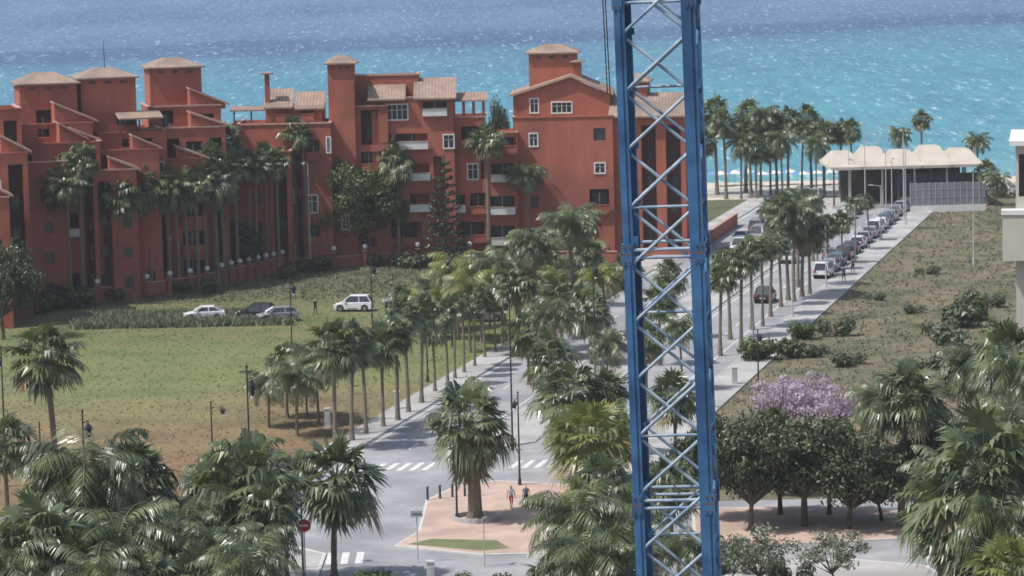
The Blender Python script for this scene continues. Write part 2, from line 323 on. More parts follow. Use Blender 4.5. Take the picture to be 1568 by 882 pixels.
def foliage(a,c,rad,n,leaf,mats,rn,shell=.45):
    for _ in range(n):
        v=Vector((rn.gauss(0,1),rn.gauss(0,1),rn.gauss(0,1))).normalized(); rr=rn.uniform(shell,1.12)
        p=Vector((c[0]+v.x*rad[0]*rr,c[1]+v.y*rad[1]*rr,c[2]+v.z*rad[2]*rr))
        nrm=(v+Vector((rn.uniform(-1,1),rn.uniform(-1,1),rn.uniform(-.6,1)))).normalized(); x=nrm.orthogonal().normalized(); y=nrm.cross(x); t=rn.uniform(0,6.28)
        x,y=x*math.cos(t)+y*math.sin(t),y*math.cos(t)-x*math.sin(t); l=leaf*rn.uniform(.6,1.3)
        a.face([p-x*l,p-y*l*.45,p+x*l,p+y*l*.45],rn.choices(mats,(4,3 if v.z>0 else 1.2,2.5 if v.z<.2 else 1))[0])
def tree(H,rad,seed,mats,leaf=.22,clumps=18,per=260,trunk_h=.35,tr=.22,flat=.75):
    rn=random.Random(seed); a=Acc(); th=H*trunk_h; t=trunk(a,th,tr,rn,1.5,'bark',5,(rn.uniform(-.3,.3),rn.uniform(-.3,.3)))
    cz=th+(H-th)*.48; hz=(H-th)*.5; ox,oy=rn.uniform(-.4,.4),rn.uniform(-.4,.4)
    for i in range(clumps):
        v=dirv(i*2.4+rn.uniform(-.5,.5),math.asin(-.75+1.7*(i+.5)/clumps)); k=rn.uniform(.35,.92)
        c=Vector((v.x*rad*k+ox,v.y*rad*k+oy,cz+v.z*hz*k)); q=rad*rn.uniform(.18,.42)
        mid=t.lerp(c,.55)+Vector((rn.uniform(-.2,.2),rn.uniform(-.2,.2),-.1)); a.tube(t-Z*.1,mid,tr*.5,tr*.28,'bark',5,False); a.tube(mid,c,tr*.28,tr*.08,'bark',5,False)
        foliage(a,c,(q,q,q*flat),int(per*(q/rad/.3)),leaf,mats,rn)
    return a.mesh('tree_mesh')
def shrub_mesh(seed,mats,leaf=.12,n=5,per=160):
    rn=random.Random(seed); a=Acc()
    for i in range(n):
        a.tube((0,0,0),(rn.uniform(-.5,.5),rn.uniform(-.4,.4),.5),.04,.02,'bark',4,False)
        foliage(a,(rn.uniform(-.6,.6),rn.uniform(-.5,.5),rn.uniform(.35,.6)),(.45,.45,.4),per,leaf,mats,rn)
    return a.mesh('shrub_mesh')
LEAF=('leaf_a','leaf_b','leaf_c'); FR=('fresh_a','fresh_b','fresh_c')
def place(name,me,x,yb,wpx,hpx,w0,h0,rot=None):
    p=G(x,yb); s=S(p); return obj(name,me,p,R.uniform(0,6.28) if rot is None else rot,(wpx/s/w0,wpx/s/w0,hpx/s/h0))
# foreground palms
for q in [(86,728,482,140,'fan'),(12,790,625,110,'fan'),(60,1010,745,190,'fan'),(150,960,655,190,'feather'),(215,940,665,150,'fan'),(190,1000,770,210,'feather'),
 (285,960,755,130,'feather'),(345,930,680,150,'fan'),(392,940,648,170,'fan'),(512,890,655,165,'fan'),(330,980,790,160,'feather'),(120,1010,800,170,'fan'),(20,1030,820,170,'feather'),
 (180,930,700,140,'fan'),(250,1000,800,150,'fan'),(95,960,700,120,'feather'),(385,900,665,130,'feather'),(330,910,700,120,'feather'),(418,960,720,110,'fan'),(400,985,800,130,'feather'),(40,980,770,120,'fan'),(225,1030,830,150,'fan'),(150,1040,830,150,'feather'),(300,1020,830,140,'fan'),(385,1030,820,140,'feather'),(440,890,680,100,'feather'),
 (870,705,548,130,'fan'),(842,650,500,90,'fan'),(915,800,605,165,'goldfan'),(878,745,625,100,'feather'),(925,850,690,180,'fan'),(890,960,735,160,'feather'),(940,980,790,190,'fan'),(865,985,835,140,'fan'),(895,900,720,120,'goldfan'),(940,760,610,100,'feather'),(900,1000,800,160,'feather'),(960,930,740,120,'fan'),(930,700,560,80,'fan'),
 (1380,808,540,140,'fan'),(1545,740,478,140,'fan'),(1500,720,520,110,'feather'),(1505,960,612,230,'fan'),(1560,900,640,200,'fan'),(1455,900,680,120,'feather'),(1560,1010,810,170,'goldfan'),(1030,860,690,120,'fan'),(1035,700,560,90,'fan'),(1440,930,690,140,'fan'),(1530,880,610,150,'feather'),(1480,860,650,120,'fan'),(1470,960,750,150,'fan'),(1540,980,740,150,'feather'),(1560,800,520,120,'feather'),(1345,770,580,90,'feather'),(1470,700,540,80,'fan'),(1040,950,800,110,'feather'),(1190,760,615,80,'fan')]: palm(*q)
palm(728,800,572,140,'fan',True)
rows=[(515,690,478),(541,678,490),(562,668,505),(586,655,480),(607,643,470),(628,632,452),(648,618,450),(667,604,455),(683,592,448),(697,581,450),(711,571,440),(726,560,442),(741,550,430),(757,540,428),(772,530,420)]
for i,(x,b,t) in enumerate(rows): palm(x+R.uniform(-3,3),b+R.uniform(-3,3),t+R.uniform(-6,14),(b-t)*.40+R.uniform(-10,8),'fan')
for q in [(412,655,562,120,'feather'),(455,668,545,95,'feather'),(488,650,520,90,'feather'),(440,640,520,80,'fan'),(470,640,540,70,'feather')]: palm(*q)
for q in [(702,520,382,85,'gold'),(738,525,388,95,'gold'),(770,530,378,90,'feather'),(720,540,410,80,'gold'),(795,545,400,80,'fan'),(690,505,400,70,'gold'),(820,540,345,80,'feather'),(850,550,420,85,'fan'),(795,500,350,60,'fan'),(880,520,315,85,'feather'),
 (905,560,430,80,'fan'),(930,540,400,70,'gold'),(810,590,470,85,'fan'),(845,600,455,80,'feather'),(870,500,385,70,'fan'),(905,470,360,60,'fan'),(960,520,380,60,'fan'),(1010,560,430,70,'fan'),(1030,520,390,60,'fan'),(990,600,480,70,'fan'),(1045,600,480,60,'feather'),(650,520,440,60,'gold'),(620,505,430,50,'feather'),
 (750,500,400,60,'gold'),(860,520,410,60,'gold'),(820,500,400,60,'gold'),(670,510,420,60,'feather'),(930,610,500,70,'feather')]: palm(*q)
for q in [(1103,545,395,60,'fan'),(1118,520,372,62,'fan'),(1135,535,365,62,'fan'),(1152,505,358,62,'fan'),(1168,500,355,60,'feather'),(1180,485,350,56,'fan'),(1207,460,288,75,'fan'),(1216,462,300,70,'feather'),(1228,455,310,80,'fan'),(1240,450,330,60,'fan'),
 (1196,470,345,50,'fan'),(1268,415,325,42,'fan'),(1290,405,318,40,'fan'),(1310,385,300,36,'feather'),(1252,425,325,45,'fan'),(1330,370,295,30,'fan'),(1180,380,300,40,'fan'),(1200,370,290,40,'fan'),(1222,440,285,60,'feather'),(1245,400,290,45,'fan')]: palm(*q)
for q in [(1098,300,142,58,'fan'),(1112,305,165,50,'fan'),(1142,296,150,60,'fan'),(1150,300,175,50,'fan'),(1165,300,158,50,'feather'),(1190,300,165,52,'fan'),(1207,300,160,48,'fan'),(1243,298,158,50,'fan'),(1262,300,178,48,'fan'),(1288,298,180,44,'fan'),(1305,300,178,40,'fan'),(1228,300,182,44,'feather'),
 (1412,300,166,36,'fan'),(1376,300,192,36,'feather'),(1497,305,202,42,'feather'),(1512,315,240,44,'fan'),(1526,330,262,40,'feather'),(1340,300,235,30,'fan'),(1180,300,205,50,'fan'),(1080,300,190,50,'fan'),(1135,305,200,50,'feather'),(1158,305,205,46,'fan'),(1198,303,195,50,'feather'),(1250,303,205,44,'feather')]: palm(*q)
for q in [(98,468,240,72,'fan'),(128,466,213,62,'fan'),(192,460,262,80,'fan'),(232,452,245,70,'fan'),(262,448,248,70,'fan'),(290,446,252,66,'fan'),(318,440,240,66,'fan'),(345,436,240,70,'fan'),(352,430,183,62,'fan'),(330,436,212,56,'fan'),(385,425,225,60,'fan'),(410,420,215,55,'fan'),(212,452,270,60,'feather'),(455,410,175,66,'fan'),
 (474,412,185,40,'fan'),(612,405,208,64,'fan'),(750,402,186,66,'fan'),(810,398,246,64,'feather'),(595,400,225,50,'fan'),(883,420,308,80,'feather'),(247,450,262,60,'fan'),(276,448,268,60,'feather'),(305,445,262,56,'fan'),(365,430,225,60,'fan'),(335,440,265,60,'feather'),(205,455,278,60,'fan'),(110,470,265,60,'feather'),(395,425,240,50,'feather'),(428,420,225,50,'fan')]: palm(*q)
T1=tree(6,3.6,3,LEAF,.16,34,300,.26,.2); T2=tree(6,3.4,5,LEAF,.16,30,320,.3,.22); T3=tree(6,3.8,15,LEAF,.16,36,290,.24,.2)
for i,(x,yb,wp,hp) in enumerate([(1150,815,170,180),(1232,808,190,172),(1300,812,160,158),(1085,800,120,170),(1195,790,140,145),(1350,800,110,125),(1440,800,140,165),(1270,790,120,150),(1410,805,130,145),(1500,830,150,150)]): place('ficus_tree',(T1,T2,T3)[i%3],x,yb,wp,hp,7.4,6)
TJ=tree(6,3.2,8,('jac_a','jac_b','jac_c'),.13,26,190,.3,.16,.5)
place('jacaranda_tree',TJ,1205,690,120,125,6.8,6); place('jacaranda_tree',TJ,1265,695,120,115,6.8,6); place('jacaranda_tree',TJ,1235,680,90,120,6.8,6)
TF=tree(8,3.6,12,FR,.14,34,380,.2,.25); place('broadleaf_tree',TF,548,405,165,178,8,8); place('broadleaf_tree',TF,596,402,90,120,8,8); place('broadleaf_tree',TF,510,403,80,120,8,8)
place('broadleaf_tree',T1,5,520,110,150,7,6); place('broadleaf_tree',T2,770,330,50,175,7,6)
place('broadleaf_tree',T3,470,400,60,90,7,6); place('broadleaf_tree',T2,380,425,70,90,7,6)
TO=tree(4,2.1,21,('olive_a','olive_b','olive_c'),.11,18,130,.3,.08,.6); place('olive_tree',TO,1280,905,120,95,4.5,4); place('olive_tree',TO,1160,915,130,110,4.5,4); place('olive_tree',TO,1120,900,80,80,4.5,4)
def norfolk(seed=2):
    rn=random.Random(seed); a=Acc(); trunk(a,12,.2,rn,1.3,'bark',8); 
    for k in range(13):
        z=1.2+k*.82; L=2.9*(1-k/14.5)+.25
        for j in range(7):
            az_=j*2*math.pi/7+k*.4; N=7; p=Vector((0,0,z))
            for i in range(N):
                q=p+dirv(az_,math.radians(-12+i*7))*L/N; a.tube(p,q,.04,.03,'bark',3,False)
                foliage(a,(p+q)/2,(.22,.22,.14),9,.17,('leaf_a','leaf_c','leaf_b'),rn,.2); p=q
    return a.mesh('norfolk_mesh')
place('norfolk_pine_tree',norfolk(),683,408,78,172,5.9,12)
SH=[shrub_mesh(1,LEAF),shrub_mesh(2,('olive_c','olive_a','leaf_b')),shrub_mesh(3,FR)]
for q in [(632,410,70,26,0),(610,408,40,22,0),(650,408,40,22,0),(110,472,90,40,0),(80,474,60,36,0),(440,428,40,28,0),(505,408,36,32,0),(490,415,50,26,0),(462,418,30,24,0),(1170,552,90,38,2),(1210,548,60,34,0),(1478,500,90,40,0),(1500,490,60,40,2),(1455,530,80,34,1),(1235,520,60,30,2),(1280,515,60,32,1),(1440,515,60,30,1),(1250,545,60,20,1),(540,405,46,24,0),(60,480,50,30,2),(320,450,40,30,0),
 (900,395,60,28,0),(930,392,50,26,0),(575,408,40,22,0),(1110,880,100,60,1),(1210,900,80,50,1),(580,900,90,30,2),(700,900,80,20,2),(770,905,60,30,0),(1500,560,70,36,1),(1540,540,80,50,2),(1480,590,60,40,1),(700,408,60,30,0),(760,408,60,28,2),(830,410,70,30,0),(870,420,60,28,2),(1480,470,60,26,1),(1520,470,50,24,1),(1400,480,40,16,1),(1340,460,36,14,1),(1420,420,40,14,1),(1300,560,70,24,1),(1360,600,60,24,2),(1420,570,60,26,1),(230,452,50,24,2),(180,462,50,24,0),(280,450,50,22,2)]:
    place('shrub',SH[q[4]],q[0],q[1],q[2],q[3],2.2,1.0)
def scatter(name,n,samp,hgt,wid,mats,wts,seed):
    rn=random.Random(seed); a=Acc()
    for _ in range(n):
        p=samp(rn)
        if p is None: continue
        mt=rn.choices(mats,wts)[0]; h=hgt*rn.uniform(.4,1.3)
        for k in range(3):
            t=rn.uniform(0,6.28); d=Vector((math.cos(t),math.sin(t),0)); b=p+Vector((rn.uniform(-1,1),rn.uniform(-1,1),0))*wid; e=Vector((rn.uniform(-.6,.6),rn.uniform(-.6,.6),0))*h
            a.face([b-d*wid*.4,b+d*wid*.4,b+e+Z*h],mt)
    return obj(name,a.mesh(name))
def band(rn):
    x=rn.uniform(110,450); y=rn.uniform(484,505)-(x-110)*.02; return G(x,y)
scatter('reeds',6000,band,.7,.28,('olive_b','fresh_a','olive_a','scr_b'),(3,2,3,2),4)
def field(rn):
    p=Vector((rn.uniform(-75,0),rn.uniform(250,392),0))
    return p if p.x<A(-15.2,p.y).x else None
scatter('grass',16000,field,.15,.12,('dry_a','dry_b','dry_c'),(4,4,1.5),5)
def scrub(rn):
    p=Vector((rn.uniform(10,110),rn.uniform(245,462),0))
    if p.x<A(15.3,p.y).x or p.x>.17*p.y+12: return None
    return p
scatter('dry_scrub',20000,scrub,.26,.22,('scr_a','scr_b','scr_c','dry_c'),(4,4,3,2),6)
def verge(rn):
    x=rn.uniform(120,940); y=rn.uniform(400,470); return G(x,y) if y<470-(x-120)*.03 else None
scatter('weeds',7000,verge,.28,.2,('dry_b','olive_c','scr_b','scr_a'),(3,2,3,2),9)
# ------------------------------------------------------------------ buildings
class Bld:
    def __init__(s,name): s.name=name; s.parts={}
    def p(s,k): return s.parts.setdefault(k,Acc())
    def done(s,loc=None):
        e=bpy.data.objects.new(s.name,None); sc.collection.objects.link(e); 
        for k,a in s.parts.items(): obj(k,a.mesh(k),parent=e)
        return e
class Fr:
    def __init__(s,O,yaw): s.O=Vector(O); s.n=Vector((math.sin(yaw),-math.cos(yaw),0)); s.u=Vector((math.cos(yaw),math.sin(yaw),0))
    def __call__(s,p): return s.O+s.u*p[0]-s.n*p[1]+Z*p[2]
def window(b,fr,v,u0,u1,z0,z1,kind):
    fa=lambda mt:(lambda *c:b.p('window_frames' if mt=='white_frame' else 'trim').box(mt,*c,fn=fr))
    W=fa('white_frame')
    if kind in('win','plain'):
        t=.16 if kind=='win' else .07
        W(u0-t,u1+t,v-.06,v+.02,z1,z1+t); W(u0-t,u1+t,v-.10,v+.02,z0-t,z0); W(u0-t,u0,v-.06,v+.02,z0,z1); W(u1,u1+t,v-.06,v+.02,z0,z1)
        um=(u0+u1)/2; W(um-.05,um+.05,v+.12,v+.2,z0,z1)
        if u1-u0>2: 
            for q in (.25,.75): W(u0+(u1-u0)*q-.04,u0+(u1-u0)*q+.04,v+.12,v+.2,z0,z1)
        W(u0,u1,v+.12,v+.2,z0+(z1-z0)*.62,z0+(z1-z0)*.62+.07)
def panel(b,fr,u0,u1,z0,z1,holes,v=0,mt='red_stucco',part='walls'):
    us=sorted({u0,u1,*[h[0] for h in holes],*[h[1] for h in holes]}); zz=sorted({z0,z1,*[h[2] for h in holes],*[h[3] for h in holes]})
    w_=b.p(part)
    for i in range(len(us)-1):
        for j in range(len(zz)-1):
            cu_=(us[i]+us[i+1])/2; cz=(zz[j]+zz[j+1])/2
            if any(h[0]<cu_<h[1] and h[2]<cz<h[3] for h in holes): continue
            w_.face([fr((us[i],v,zz[j])),fr((us[i+1],v,zz[j])),fr((us[i+1],v,zz[j+1])),fr((us[i],v,zz[j+1]))],mt)
    for h in holes:
        a0,a1,c0,c1,k=h; dp=1.6 if k in('bal','wbal','rec') else .25
        for q in (((a0,v,c0),(a0,v+dp,c0),(a0,v+dp,c1),(a0,v,c1)),((a1,v,c0),(a1,v,c1),(a1,v+dp,c1),(a1,v+dp,c0)),((a0,v,c0),(a1,v,c0),(a1,v+dp,c0),(a0,v+dp,c0)),((a0,v,c1),(a0,v+dp,c1),(a1,v+dp,c1),(a1,v,c1))):
            w_.face([fr(p) for p in q],mt)
        if dp>1:
            w_.face([fr((a0,v+dp,c0)),fr((a1,v+dp,c0)),fr((a1,v+dp,c1)),fr((a0,v+dp,c1))],'shaded_stucco')
            if k=='rec':
                z=c0+.8
                while z<c1-1.6: b.p('windows').box('glass',(a0+a1)/2-.4,(a0+a1)/2+.4,v+dp-.06,v+dp-.02,z,z+1.2,fr); z+=3.4
                continue
            m_=(a0+a1)/2; hw=min(1.1,(a1-a0)*.35)
            b.p('windows').box('glass',m_-hw,m_+hw,v+dp-.06,v+dp-.02,c0+.05,c0+2.3,fr)
            b.p('window_frames').box('white_frame',m_-.05,m_+.05,v+dp-.1,v+dp-.061,c0+.05,c0+2.3,fr)
            mm='white_frame' if k=='wbal' else 'red_stucco'
            b.p('balconies').box(mm,a0-.05,a1+.05,v-.45,v-.27,c0,c0+.9,fr); b.p('balconies').box('coping' if k=='wbal' else 'red_stucco',a0-.12,a1+.12,v-.5,v-.22,c0+.901,c0+1.0,fr)
            b.p('balconies').box('red_stucco',a0-.05,a1+.05,v-.27,v-.005,c0-.2,c0-.01,fr)
        else:
            b.p('windows').face([fr((a0,v+dp,c0)),fr((a1,v+dp,c0)),fr((a1,v+dp,c1)),fr((a0,v+dp,c1))],'glass')
            if k!='dark': window(b,fr,v,a0,a1,c0,c1,k)
def auto(w,h,rn,skip=.1,z0=.6):
    H=[]; nc=max(1,int(w/2.4)); cw=w/nc; nr=int((h-.8)/3.4)
    for i in range(nc):
        ty=rn.choice(['win','dark','bal','rec','bal','rec'])
        c=-w/2+cw*(i+.5)
        if ty=='rec' and h>6: H.append((c-cw*.3,c+cw*.3,1.0,h-1.2,'rec')); continue
        for j in range(nr):
            if rn.random()<skip: continue
            z=z0+j*3.4; k=ty
            if ty=='bal' and cw>2.2: H.append((c-cw*.38,c+cw*.38,z+.1,z+2.7,'wbal' if rn.random()<.2 else 'bal'))
            else: H.append((c-.5,c+.5,z+.9,z+2.2,'win' if ty!='dark' else 'dark'))
    return H
def block(b,xl,xr,yb,yt,dep,yaw=0,holes=None,autow=True,cope=True,seed=0,side=True,zlift=0):
    xc=(xl+xr)/2; O=G(xc,yb); s=S(O); ya=math.radians(yaw); fr=Fr(O,ya); W=(xr-xl)/s/math.cos(ya); H=(yb-yt)/s/math.cos(pit)
    rn=random.Random(seed+xl)
    hs=[]
    if holes:
        for (a0,a1,b0,b1,k) in holes:
            f=lambda px,py:(px-xc+.0227*(yb-py))/s
            hs.append((max(-W/2+.1,f(a0,b0)),min(W/2-.1,f(a1,b0)),max(.1,(yb-b1)/s),min(H-.1,(yb-b0)/s),k))
    elif autow: hs=auto(W,H,rn)
    panel(b,fr,-W/2,W/2,0,H,hs)
    for sg in (-1,1):
        sf=Fr(fr((sg*W/2,dep/2,0)),ya+sg*math.pi/2)
        hh=[]
        if side and dep>6:
            for j in range(int((H-1)/3.4)):
                if rn.random()<.7: hh.append((-.6,.6,1.4+j*3.4,2.8+j*3.4,'win'))
        panel(b,sf,-dep/2,dep/2,0,H,hh)
    w_=b.p('walls'); w_.face([fr((-W/2,dep,0)),fr((-W/2,dep,H)),fr((W/2,dep,H)),fr((W/2,dep,0))],'red_stucco')
    w_.face([fr((-W/2,0,H-.5)),fr((W/2,0,H-.5)),fr((W/2,dep,H-.5)),fr((-W/2,dep,H-.5))],'coping')
    if cope:
        c=b.p('coping')
        c.box('red_stucco' if rn.random()<.5 else 'coping',-W/2-.12,W/2+.12,-.12,.25,H,H+.18,fr)
        for sg in (-1,1):
            x0=sg*W/2-.25 if sg>0 else -W/2-.12; c.box('coping',x0,x0+.37,.25,dep,H,H+.18,fr)
        # rooftop clutter: aerials and air-conditioning units
        if W>5 and dep>=8:
            ua=rn.uniform(-W*.4,W*.4); c=b.p('aerial'); c.tube(fr((ua,dep*.7,H-.5)),fr((ua,dep*.7,H+1.9)),.03,.02,'iron',4)
            for dz in (1.2,1.5,1.8): c.tube(fr((ua-.4,dep*.7,H+dz)),fr((ua+.4,dep*.7,H+dz)),.015,.015,'iron',3)
            uc=rn.uniform(-W*.35,W*.35); b.p('air_conditioner').box('white_frame',uc-.45,uc+.45,dep*.55,dep*.55+.4,H-.49,H+.3,fr)
    return fr,W,H,s
def hip(b,fr,W,dep,z,h,ov=.45,flat=.35):
    r=b.p('roof'); r.box('roof_tile',-W/2-ov,W/2+ov,-ov,dep+ov,z,z+.18,fr)
    a0,a1,v0,v1=-W/2-ov,W/2+ov,-ov,dep+ov; i=W*flat*.5; j=dep*flat*.5; cx=0; cy=dep/2; z0=z+.18
    B_=[(a0,v0,z0),(a1,v0,z0),(a1,v1,z0),(a0,v1,z0)]; T=[(cx-i,cy-j,z+h),(cx+i,cy-j,z+h),(cx+i,cy+j,z+h),(cx-i,cy+j,z+h)]
    for k in range(4):
        q=(k+1)%4; r.face([fr(B_[k]),fr(B_[q]),fr(T[q]),fr(T[k])],'roof_tile')
    r.face([fr(t) for t in T],'roof_tile')
def lean(b,fr,u0,u1,v0,v1,z0,z1):
    r=b.p('roof'); t=.18
    P=[(u0,v0,z0),(u1,v0,z0),(u1,v1,z1),(u0,v1,z1)]
    r.face([fr((p[0],p[1],p[2]+t)) for p in P],'roof_tile'); r.face([fr(P[3]),fr(P[2]),fr(P[1]),fr(P[0])],'shaded_stucco')
    for k in range(4):
        q=(k+1)%4; r.face([fr(P[k]),fr(P[q]),fr((P[q][0],P[q][1],P[q][2]+t)),fr((P[k][0],P[k][1],P[k][2]+t))],'roof_tile')
    n=int((u1-u0)/.38)
    for k in range(n):
        u=u0+(k+.5)*(u1-u0)/n; d=.06
        r.face([fr((u-d,v0,z0+t)),fr((u,v0,z0+t+.05)),fr((u,v1,z1+t+.05)),fr((u-d,v1,z1+t))],'roof_tile'); r.face([fr((u,v0,z0+t+.05)),fr((u+d,v0,z0+t)),fr((u+d,v1,z1+t)),fr((u,v1,z1+t+.05))],'roof_tile')
def halfgable(b,fr,u0,u1,v0,v1,zb,z0,z1):
    """mono-pitch roof falling from u0 (z0) to u1 (z1) over a wall starting at zb"""
    w_=b.p('walls'); t=.22
    for v in (v0,v1): w_.face([fr((u0,v,zb)),fr((u1,v,zb)),fr((u1,v,z1)),fr((u0,v,z0))],'red_stucco')
    w_.face([fr((u0,v0,zb)),fr((u0,v0,z0)),fr((u0,v1,z0)),fr((u0,v1,zb))],'red_stucco'); w_.face([fr((u1,v0,zb)),fr((u1,v1,zb)),fr((u1,v1,z1)),fr((u1,v0,z1))],'red_stucco')
    sl=(z1-z0)/(u1-u0); e=.5; P=[(u0-.1,v0-.35,z0),(u1+e,v0-.35,z1+sl*e),(u1+e,v1+.2,z1+sl*e),(u0-.1,v1+.2,z0)]
    r=b.p('roof'); r.face([fr((p[0],p[1],p[2]+t)) for p in P],'roof_tile'); r.face([fr(p) for p in P[::-1]],'shaded_stucco')
    for k in range(4):
        q=(k+1)%4; r.face([fr(P[k]),fr(P[q]),fr((P[q][0],P[q][1],P[q][2]+t)),fr((P[k][0],P[k][1],P[k][2]+t))],'coping')
def tower(b,xl,xr,yb,yt,yroof,dep,yaw,holes=None):
    fr,W,H,s=block(b,xl,xr,yb,yt,dep,yaw,holes=holes,autow=False,cope=False,side=False)
    hip(b,fr,W,dep,H,(yt-yroof)/s)
    for k in range(3):
        b.p('windows').box('glass',-W*.35+k*W*.28,-W*.35+k*W*.28+W*.12,-.012,-.004,H-.55,H-.25,fr)
    return fr,W,H,s
b=Bld('apartment_building')
fr,W,H,s=block(b,-60,20,505,305,8,14,seed=1); halfgable(b,fr,0,W/2,.3,4,H-.4,H+1.8,H+.3)
fr,W,H,s=block(b,-60,50,490,238,8,14,seed=2); halfgable(b,fr,W*.15,W/2,.3,4,H-.4,H+1.9,H+.3); block(b,-90,42,478,172,9,14,seed=3)
fr,W,H,s=block(b,48,110,470,250,7,14,seed=6)
fr,W,H,s=block(b,30,160,464,222,10,14,seed=4); halfgable(b,fr,W*.05,W*.33,.3,5,H-.4,H+2.2,H+.6); halfgable(b,fr,W*.2,W/2,2,7,H-.4,H+1.5,H+.2)
fr,W,H,s=block(b,45,150,458,192,9,14,holes=[(62,80,196,222,'bal'),(100,140,205,225,'bal')],seed=5); halfgable(b,fr,-W*.02,W/2+.2,.5,6,H-.4,H+2.3,H+.3)
tower(b,44,128,452,132,115,6.5,14,holes=[(60,84,168,210,'bal')])
b.done()
b=Bld('apartment_building')
fr,W,H,s=block(b,150,215,462,262,7,14,seed=8); halfgable(b,fr,-W*.1,W/2,.3,5,H-.4,H+1.4,H+.1)
fr,W,H,s=block(b,140,250,454,232,9,14,seed=9); halfgable(b,fr,W*.15,W/2,.3,5,H-.4,H+1.6,H+.2)
fr,W,H,s=block(b,160,262,448,205,9,14,holes=[(190,236,212,238,'bal'),(175,190,250,275,'win'),(240,252,250,275,'win'),(200,230,262,300,'bal'),(170,190,300,400,'rec'),(238,255,300,420,'rec'),(200,230,312,340,'bal'),(200,230,352,380,'bal')],seed=10)
lean(b,fr,-W*.2,W*.45,-1.0,3.0,H+1.6,H+2.2)
for u in (-W*.18,W*.1,W*.42): b.p('posts').box('dark_wood',u-.1,u+.1,-.8,-.6,H,H+1.65,fr)
fr,W,H,s=tower(b,137,218,446,123,108,6.5,14,holes=[(182,214,178,205,'bal')])
b.p('aerial').tube(fr((0,3,H+1)),fr((0,3,H+4.4)),.05,.03,'iron',4)
b.done()
b=Bld('apartment_building')
fr,W,H,s=block(b,235,320,442,245,8,12,seed=11); halfgable(b,fr,0,W/2,.3,5,H-.4,H+1.4,H+.1)
fr,W,H,s=block(b,225,352,436,198,9,12,seed=12); halfgable(b,fr,W*.1,W/2,.3,5,H-.4,H+1.7,H+.2)
fr,W,H,s=block(b,238,346,430,165,9,12,holes=[(250,268,168,205,'bal'),(290,330,175,195,'bal')],seed=13); halfgable(b,fr,W*.08,W/2+.6,.3,6,H-.4,H+2.0,H+.2)
tower(b,241,318,426,107,93,6.5,12)
b.done()
b=Bld('apartment_building')
block(b,345,450,418,235,9,0,seed=15)
fr,W,H,s=block(b,370,512,412,192,10,0,holes=[(502,516,212,234,'win'),(422,440,262,295,'wbal'),(420,442,312,345,'wbal'),(386,400,310,332,'win'),(470,486,300,325,'win'),(382,402,362,390,'dark'),(425,440,225,245,'dark'),(380,395,262,284,'dark'),(448,462,215,400,'rec'),(470,490,215,245,'bal'),(470,490,345,375,'bal')],seed=16)
fr,W,H,s=block(b,415,500,408,166,8,0,holes=[(425,445,172,186,'bal'),(462,482,170,186,'bal')],seed=17); lean(b,fr,-W/2-.3,-.1,-.6,4.5,H-.1,H+1.9); lean(b,fr,.1,W/2+.3,-.6,4.0,H-.3,H+1.5)
fr2,W2,H2,s2=block(b,362,420,410,190,6,0,autow=False,cope=False); lean(b,fr2,-W2/2-.3,W2/2+.2,1,4,H2+1.4,H2+1.7)
for u in (-W2*.45,0,W2*.4): b.p('posts').box('dark_wood',u-.1,u+.1,1.1,1.3,H2,H2+1.45,fr2)
tower(b,414,421,408,116,113,.6,0)
tower(b,510,550,407,101,88,3.6,0,holes=[(525,534,285,305,'win'),(525,534,330,350,'win'),(514,522,240,260,'dark')])
block(b,548,600,405,165,6,0,holes=[(553,580,168,222,'rec'),(553,577,232,262,'bal'),(553,577,276,306,'bal'),(553,577,320,350,'bal'),(553,577,362,390,'bal')],autow=False)
fr,W,H,s=block(b,548,648,400,118,5,0,autow=False)
fr,W,H,s=block(b,575,700,403,152,7,0,holes=[(593,624,160,182,'win'),(648,684,156,178,'wbal'),(606,655,204,228,'wbal'),(680,701,208,227,'win'),(628,658,250,276,'wbal'),(590,604,255,275,'win'),(628,658,296,324,'wbal'),(590,604,300,322,'win'),(590,645,340,375,'bal'),(664,692,342,375,'bal'),(664,678,240,332,'rec'),(584,600,204,228,'bal')],seed=19)
lean(b,fr,-W/2-.4,-W/2+W*.42,-.8,3.8,H-.2,H+1.8); lean(b,fr,W*.02,W/2+.4,-.8,3.8,H-.2,H+2.1)
fr,W,H,s=block(b,640,748,400,182,8,0,holes=[(706,745,194,226,'bal'),(717,731,252,274,'win'),(690,712,298,325,'wbal'),(700,742,340,372,'bal'),(720,744,296,328,'bal'),(736,746,240,275,'rec')],seed=20)
for u in (W*.06,W*.2,W*.34,W*.48): b.p('posts').box('red_stucco',u-.18,u+.18,.1,.46,H,H+2.0,fr)
lean(b,fr,W*.02,W/2+.4,-.5,3.2,H+2.0,H+2.8)
fr,W,H,s=block(b,744,796,398,205,7,0,holes=[(750,790,210,235,'bal'),(752,788,250,278,'wbal'),(750,788,300,328,'wbal'),(750,788,345,375,'wbal')],seed=21)
b.done()
b=Bld('apartment_building')
fr,W,H,s=block(b,790,942,395,181,12,-3,holes=[(811,822,204,222,'win'),(908,926,197,216,'dark'),(911,925,251,265,'win'),(902,932,290,326,'bal'),(812,824,300,318,'dark'),(806,824,350,372,'win'),(860,885,345,375,'bal'),(812,822,255,270,'win')],seed=22)
fr,W,H,s=block(b,791,938,392,147,10,-3,holes=[(812,823,151,171,'win'),(845,874,157,172,'win')],cope=False,seed=23,side=False)
gw=b.p('walls'); gw.face([fr((-W/2,0,H)),fr((W/2,0,H)),fr((W*.1,0,H+2.1))],'red_stucco')
r=b.p('roof')
